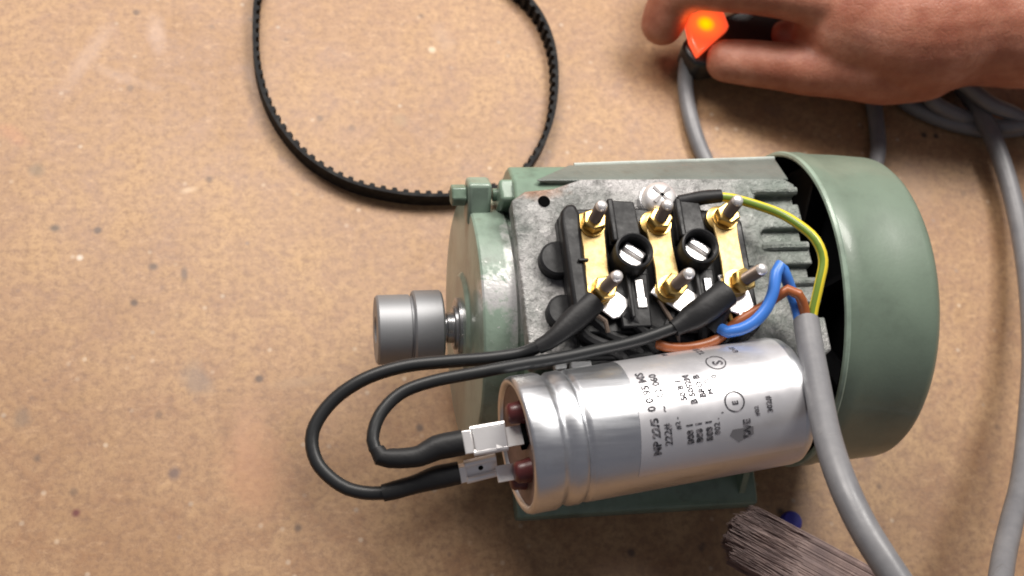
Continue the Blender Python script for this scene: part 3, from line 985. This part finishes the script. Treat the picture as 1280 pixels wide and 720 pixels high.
obj('brown_core', tube([(80.7, -28.8, 124), (79.7, -23.5, 127), (77.3, -19.9, 130), (74.3, -17.9, 129.5), (71.4, -19, 127), (67.3, -21.3, 124), (62, -23.8, 122), (56.7, -26.5, 120), (50.8, -30.7, 119), (43.4, -32.9, 119.5), (36.8, -33, 119), (31.4, -31.5, 118.5), (30.5, -29.2, 117.5)], 1.75, 12), M_brown, cable)
obj('blue_core', tube([(78.7, -28.8, 124), (78.8, -23.1, 124), (77.5, -17.7, 125), (74.6, -12.8, 129), (72.4, -9.9, 131), (70.5, -12.7, 131), (69.1, -18, 130), (66.3, -23.6, 128), (61.8, -27.7, 126), (57.6, -29.2, 124), (54.2, -29.2, 122), (51.9, -26.9, 120)], 2.0, 12), M_blue, cable)
obj('earth_core', tube([(82.5, -28, 124), (83.6, -23.2, 126), (85.8, -15.9, 129), (88, -8.2, 131), (86.4, -1.3, 132), (82.9, 5.1, 130), (78.1, 11.2, 127), (71.2, 15.9, 124.5), (63.7, 19.3, 123), (58.3, 20.2, 122.5)], 1.65, 12), M_earth, cable)
obj('earth_crimp', tube([(45.3, 19.5, 120.5, 2.2), (49.2, 19.8, 121, 2.4), (54.1, 20.2, 122, 2.5), (60.1, 20.5, 122.5, 2.3)], None, 12), M_shrink, cable)
obj('earth_lug', box(44.5, 52, 17.5, 23.5, 116.6, 117.4), M_tin, cable, bevel=0.2)

# second run: from the switch behind the motor and back under the hand, and the coil at the right
cable2 = thing('switch_cable', (107.9, 108.1, -0), 'thin grey cable leaving the lit switch and looping behind the motor', 'cable')
obj('sheath', tube([(108.1, 159.5, 16), (103.8, 153.6, 14), (102.6, 146.9, 8), (102.4, 136, 4.2), (103, 119.6, 3.9), (105.8, 103.4, 3.9), (112.4, 84.9, 3.9), (131.5, 73.2, 3.9), (159.4, 75.3, 3.9), (182.1, 87.7, 3.9), (192.6, 103.6, 3.9), (196.4, 123.5, 3.9), (197.8, 146.2, 3.9), (199.4, 174.5, 3.9)], 3.75, 16, 3), M_grey, cable2)
coil = thing('cable_coil', (252.3, 126.1, 0), 'coiled grey cable lying on the board under the wrist at the right', 'cable')
obj('cable_turn', tube([(208.8, 150, 4), (212.8, 135.1, 4.2), (224.3, 126.6, 4.2), (239.9, 120.4, 4), (256.4, 117.7, 4), (278.8, 120.1, 4), (318.5, 133.3, 4), (362.2, 167.7, 4), (368.2, 214, 4), (334.4, 244.8, 4), (270.4, 236.9, 4), (226, 204.5, 4), (211.3, 169.8, 4)], 3.75, 14, 3), M_grey, coil)
obj('cable_turn', tube([(221.5, 148.1, 12), (222.3, 131.2, 12), (234.1, 124.6, 9), (250.9, 122.4, 4.5), (261.3, 115.8, 11), (283.7, 123.4, 12), (317.5, 147, 12), (337.7, 181.5, 12), (320.7, 216.6, 12), (275.4, 220.2, 12), (237.1, 193.8, 12), (223.3, 164.5, 12)], 3.75, 14, 3), M_grey, coil)
obj('cable_turn', tube([(236.1, 136.8, 19), (248.3, 124.9, 18), (260.6, 121.5, 15), (274.2, 118.6, 11), (304.9, 122.6, 6), (343.6, 142.4, 5), (380.9, 182.5, 5)], 3.75, 14, 3), M_grey, coil)

# ------------------------------------------------------------------ rocker switch held in the hand
sw = thing('rocker_switch', (117.2, 167.6, 8), 'small black inline switch with a glowing orange rocker held between finger and thumb', 'switch')
SA, SB = Vector((102.8, 149.5, 20)), Vector((154.8, 172.2, 24))
MS = frame_from(SA, SB)
Ls = (SB - SA).length
pts = []
for k in range(24):
    a = 2 * math.pi * k / 24
    pts.append((Ls / 2 + (Ls / 2 + 3) * abs(math.cos(a)) ** 0.6 * (1 if math.cos(a) > 0 else -1), 11.0 * abs(math.sin(a)) ** 0.6 * (1 if math.sin(a) > 0 else -1)))
obj('switch_body', xform(prism(pts, -14, 0), MS), M_switch, sw, bevel=2.0, seg=3)
M_neon = mat('lit_orange_rocker', (0.75, 0.08, 0.02), 0.25, 0, 0.2)
n = N(M_neon)
hot = Vector((109.2, 161.6, 27))
sv = n.t.nodes.new('ShaderNodeVectorMath')
sv.operation = 'DISTANCE'
n.link(n.pos, sv.inputs[0])
sv.inputs[1].default_value = tuple(hot * S)
n.link(n.ramp(n.maprange(sv.outputs['Value'], 0.0, 0.010, 0, 1), [(0.0, (1.0, 0.62, 0.0)), (0.26, (1.0, 0.42, 0.0)), (0.50, (1.0, 0.14, 0.025)), (1.0, (0.95, 0.09, 0.03))]), n.b.inputs['Emission Color'])
n.link(n.maprange(sv.outputs['Value'], 0.001, 0.009, 1.15, 0.85), n.b.inputs['Emission Strength'])
rk = [(100, 166.7, 24), (112.2, 171.1, 24), (119.3, 169, 24), (120.6, 160.4, 24), (112.3, 153.1, 24), (103.1, 144.6, 24), (100.6, 152.9, 24)]
z0 = [(p[0], p[1], 21.0) for p in rk]
cxk = sum(p[0] for p in rk) / 7
cyk = sum(p[1] for p in rk) / 7
z1 = [(p[0], p[1], 26.0 + 0.8 * (0.05 * (p[0] - cxk))) for p in rk]
kk = len(rk)
obj('rocker', (z0 + z1, [tuple(range(kk))[::-1], tuple(range(kk, 2 * kk))] + [(i, (i + 1) % kk, kk + (i + 1) % kk, kk + i) for i in range(kk)]), M_neon, sw, bevel=1.2, seg=3)

# added point light above the rocker for the orange glow on the finger
nl = bpy.data.lights.new('rocker_glow_fill', 'POINT')
nl.energy = 0.0013
nl.color = (1.0, 0.16, 0.03)
nl.shadow_soft_size = 0.003
no = bpy.data.objects.new('rocker_glow_fill', nl)
col.objects.link(no)
no.location = Vector((99.9, 157.7, 31)) * S

# ------------------------------------------------------------------ the hand
def capsule_chain(pts, segs=20, step=3.0, flat=1.0):
    q = spline(pts, step)
    a, b = q[0], q[-1]
    d0 = (Vector(q[1][:3]) - Vector(a[:3])).normalized()
    d1 = (Vector(b[:3]) - Vector(q[-2][:3])).normalized()
    pre, post = [], []
    for k in range(1, 6):
        t_ = k / 5.5
        pre.append([*(Vector(a[:3]) - d0 * a[3] * t_), a[3] * math.sqrt(1 - t_ * t_)])
        post.append([*(Vector(b[:3]) + d1 * b[3] * t_), b[3] * math.sqrt(1 - t_ * t_)])
    v = tube(pre[::-1] + q + post, None, segs, smooth=False, flat=flat)
    return v[0], v[1]


hand_parts = [
    # forearm, wrist, palm
    capsule_chain([(424.6, 136.9, 70, 40), (360.2, 142.8, 66, 37), (306.9, 148.2, 60, 33), (260.9, 148.3, 54, 33), (227.5, 152.2, 50, 33), (196.7, 149.9, 46, 35), (176.8, 154.5, 44, 31)], 28, 5),
    capsule_chain([(249.1, 173.1, 58, 28), (211.8, 182.6, 56, 30), (180.7, 183, 54, 27), (160.4, 177.1, 52, 22)], 24, 5),
    # ball of the thumb and the thumb
    capsule_chain([(205.8, 138, 38, 22), (184.1, 135.5, 36, 20.5), (167.4, 134.7, 33, 15.5), (151.6, 135.8, 29, 12.6), (141.5, 138.6, 26, 11.2), (129, 141.5, 24, 10.8), (117.4, 143.6, 22.5, 10)], 24),
    capsule_chain([(174.4, 150.4, 34, 15), (160.6, 152.5, 30, 12), (152.3, 155.4, 27, 9), (147, 156.9, 26, 6.5)], 18),
    # index finger: over the switch, tip curled down on its left
    capsule_chain([(172.8, 152.9, 52, 17), (151.5, 157, 54, 13.5), (130.2, 161.4, 52, 11.6), (111.4, 165.7, 48, 11.2), (99.3, 169.9, 42, 10.8), (93.2, 170.3, 33, 10.6), (90.6, 166.1, 24, 10.6), (90.1, 164.6, 21, 10.2)], 24),
    # middle, ring and little finger curled beyond it
    capsule_chain([(173.1, 175, 58, 15), (144.3, 175.3, 62, 12.5), (117.2, 181.8, 56, 11.5), (105.1, 191.7, 42, 11), (105.1, 193.6, 28, 10.4), (109.1, 193.4, 20, 9.6)], 22),
    capsule_chain([(181.5, 198.9, 60, 14), (154.2, 205.2, 62, 12), (131.4, 213.4, 54, 11), (122.9, 224, 38, 10.4), (126.3, 226.4, 24, 9.8), (132.4, 225.8, 18, 9.2)], 22),
    capsule_chain([(195.9, 222.6, 58, 12), (174.3, 236, 58, 10.4), (156.1, 247.2, 48, 9.6), (150.6, 255.8, 34, 9), (154.5, 257.8, 22, 8.4), (161.1, 258.3, 16, 7.8)], 20),
    capsule_chain([(241.7, 191.4, 58, 22), (217.4, 209.3, 58, 20), (192, 219.4, 56, 15)], 20, 5),
]
hv = join(*hand_parts)
person = obj('person', hv, M_skin)
tag(person, 'bare hand with thumb and finger pinching the lit switch, forearm coming in from the right', 'person')
rm = person.modifiers.new('remesh', 'REMESH')
rm.mode = 'VOXEL'
rm.voxel_size = 0.0013
sm = person.modifiers.new('smooth', 'SMOOTH')
sm.factor = 0.6
sm.iterations = 9
dg = bpy.context.evaluated_depsgraph_get()
me2 = bpy.data.meshes.new_from_object(person.evaluated_get(dg))
person.modifiers.clear()
person.data = me2
me2.materials.clear()
me2.materials.append(M_skin)
me2.polygons.foreach_set('use_smooth', [True] * len(me2.polygons))

# ------------------------------------------------------------------ toothed belt standing on its edge
BC = [(-95, 193.4, 0), (-97.6, 164.6, -0), (-95.8, 141.2, 0), (-89.2, 120.6, 0), (-76.6, 102, -0), (-59.1, 89.3, -0), (-39.3, 83.2, 0), (-20.1, 81.4, 0), (-0.4, 83.2, -0), (16.6, 90.6, 0), (27.9, 104.1, 0),
      (35.8, 120.9, 0), (40.5, 142.6, 0), (40.6, 164, 0), (34.8, 183.1, 0), (22.3, 198.6, 0), (3.7, 219.9, -0), (-26.5, 235.6, 0), (-61.3, 231.8, 0), (-84.3, 215.7, 0)]
loop = spline(BC[-2:] + BC + BC[:2], 1.0)
# cut to one period
st_i = min(range(len(loop)), key=lambda i: math.dist(loop[i][:2], BC[0][:2]))
cl = []
for p in loop[st_i:]:
    cl.append(Vector((p[0], p[1])))
    if len(cl) > 60 and (cl[-1] - cl[0]).length < 1.2:
        break
cl.pop()
per = sum((cl[i] - cl[i - 1]).length for i in range(len(cl)))
nt = int(round(per / 5.0))
# resample evenly
def resample(poly, m):
    d = [0]
    for i in range(len(poly)):
        d.append(d[-1] + (poly[(i + 1) % len(poly)] - poly[i]).length)
    out, j = [], 0
    for k in range(m):
        t_ = d[-1] * k / m
        while d[j + 1] < t_:
            j += 1
        f_ = (t_ - d[j]) / (d[j + 1] - d[j])
        out.append(poly[j].lerp(poly[(j + 1) % len(poly)], f_))
    return out


ring = resample(cl, nt * 2)
cen = sum(ring, Vector((0, 0))) / len(ring)
belt = thing('toothed_belt', (cen.x, cen.y, 0), 'black toothed drive belt standing on edge in a wide loop behind the pulley', 'belt')
BH = 8.6
vs, fs = [], []
m = len(ring)
nrm = []
for i in range(m):
    t_ = (ring[(i + 1) % m] - ring[i - 1]).normalized()
    nn = Vector((t_.y, -t_.x))
    if nn.dot(cen - ring[i]) < 0:
        nn = -nn
    nrm.append(nn)
for i in range(m):
    p, q = ring[i], ring[i] + nrm[i] * 1.5
    vs += [(p.x, p.y, 0.05), (p.x, p.y, BH), (q.x, q.y, BH), (q.x, q.y, 0.05)]
for i in range(m):
    j = (i + 1) % m
    for a in range(4):
        b = (a + 1) % 4
        fs.append((i * 4 + a, i * 4 + b, j * 4 + b, j * 4 + a))
obj('band', (vs, fs), M_rubber, belt, sharp=50)
tv = ([], [])
for i in range(0, m, 2):
    p = ring[i] + nrm[i] * 1.3
    t_ = Vector((nrm[i].y, -nrm[i].x))
    q = [p - t_ * 1.45, p + t_ * 1.45, p + t_ * 0.9 + nrm[i] * 1.6, p - t_ * 0.9 + nrm[i] * 1.6]
    tv = join(tv, prism([(a.x, a.y) for a in q], 0.1, BH - 0.1))
tt = obj('teeth', tv, M_rubber, belt)
tt['kind'] = 'stuff'

# ------------------------------------------------------------------ brush at the bottom edge and the blue bead behind it
B0 = Vector((72.4, -81.7, 55))
B1 = Vector((130.9, -121.1, 60))
dirb = (B1 - B0).normalized()
brush = thing('brush', tuple(B1), 'worn brown bristle brush entering at the bottom edge below the capacitor', 'brush')
side = dirb.cross(Vector((0, 0, 1))).normalized()
upb = side.cross(dirb)
bv = ([], [])
rng = random.Random(3)
allv, allf = [], []
for k in range(5200):
    s_ = rng.uniform(-1, 1)
    h_ = rng.uniform(-1, 1)
    st = rng.uniform(-5, 6) + 5 * (s_ * s_)
    clump = 0.8 * math.sin(s_ * 9 + 1) + 0.5 * math.sin(h_ * 5)
    a = B0 + dirb * (st + clump * 1.2) + side * (s_ * 10.5 + rng.uniform(-1.2, 1.2) - 0) + upb * (h_ * 4.0 + rng.uniform(-1, 1))
    b = B0 + dirb * 24 + side * (s_ * 11.2) + upb * (h_ * 4.6)
    c_ = B1 + side * (s_ * 11.5) + upb * (h_ * 4.5)
    r0, r1 = 0.14, 0.30
    k0 = len(allv)
    for P_, rr in ((a, r0), (b, r1), (c_, r1)):
        for q in range(3):
            an = 2 * math.pi * q / 3
            allv.append(tuple(P_ + side * rr * math.cos(an) + upb * rr * math.sin(an)))
    for lv_ in range(2):
        for q in range(3):
            j = (q + 1) % 3
            allf.append((k0 + lv_ * 3 + q, k0 + lv_ * 3 + j, k0 + lv_ * 3 + 3 + j, k0 + lv_ * 3 + 3 + q))
br = obj('bristles', (allv, allf), M_bristle, brush, sharp=180)
br['kind'] = 'stuff'
MBr = frame_from(B1, B1 + dirb)
obj('ferrule', xform(box(-4, 22, -11.5, 11.5, -6, 6), MBr), M_steel, brush, bevel=1.5)
obj('handle', xform(prism([(20, -11), (20, 11), (60, 6), (150, 8), (156, 0), (150, -8), (60, -6)], -5, 5), MBr), M_handle, brush, bevel=3, seg=3)
obj('core_pad', xform(box(-62, 0, -10.2, 10.2, -4.0, 4.0), MBr), mat('bristle_core', (0.18, 0.115, 0.10), 0.8), brush, bevel=1.5)

bx = (115.3, -67.5, 5)
bead = obj('bead', lathe([(0, 0), (0, 3.6), (1.2, 4.4), (4.0, 4.4), (5.4, 3.6), (5.8, 0)], UP(bx[0], bx[1], 0.02), 28), M_bead)
tag(bead, 'small round blue plastic cap on the board behind the brush', 'cap')
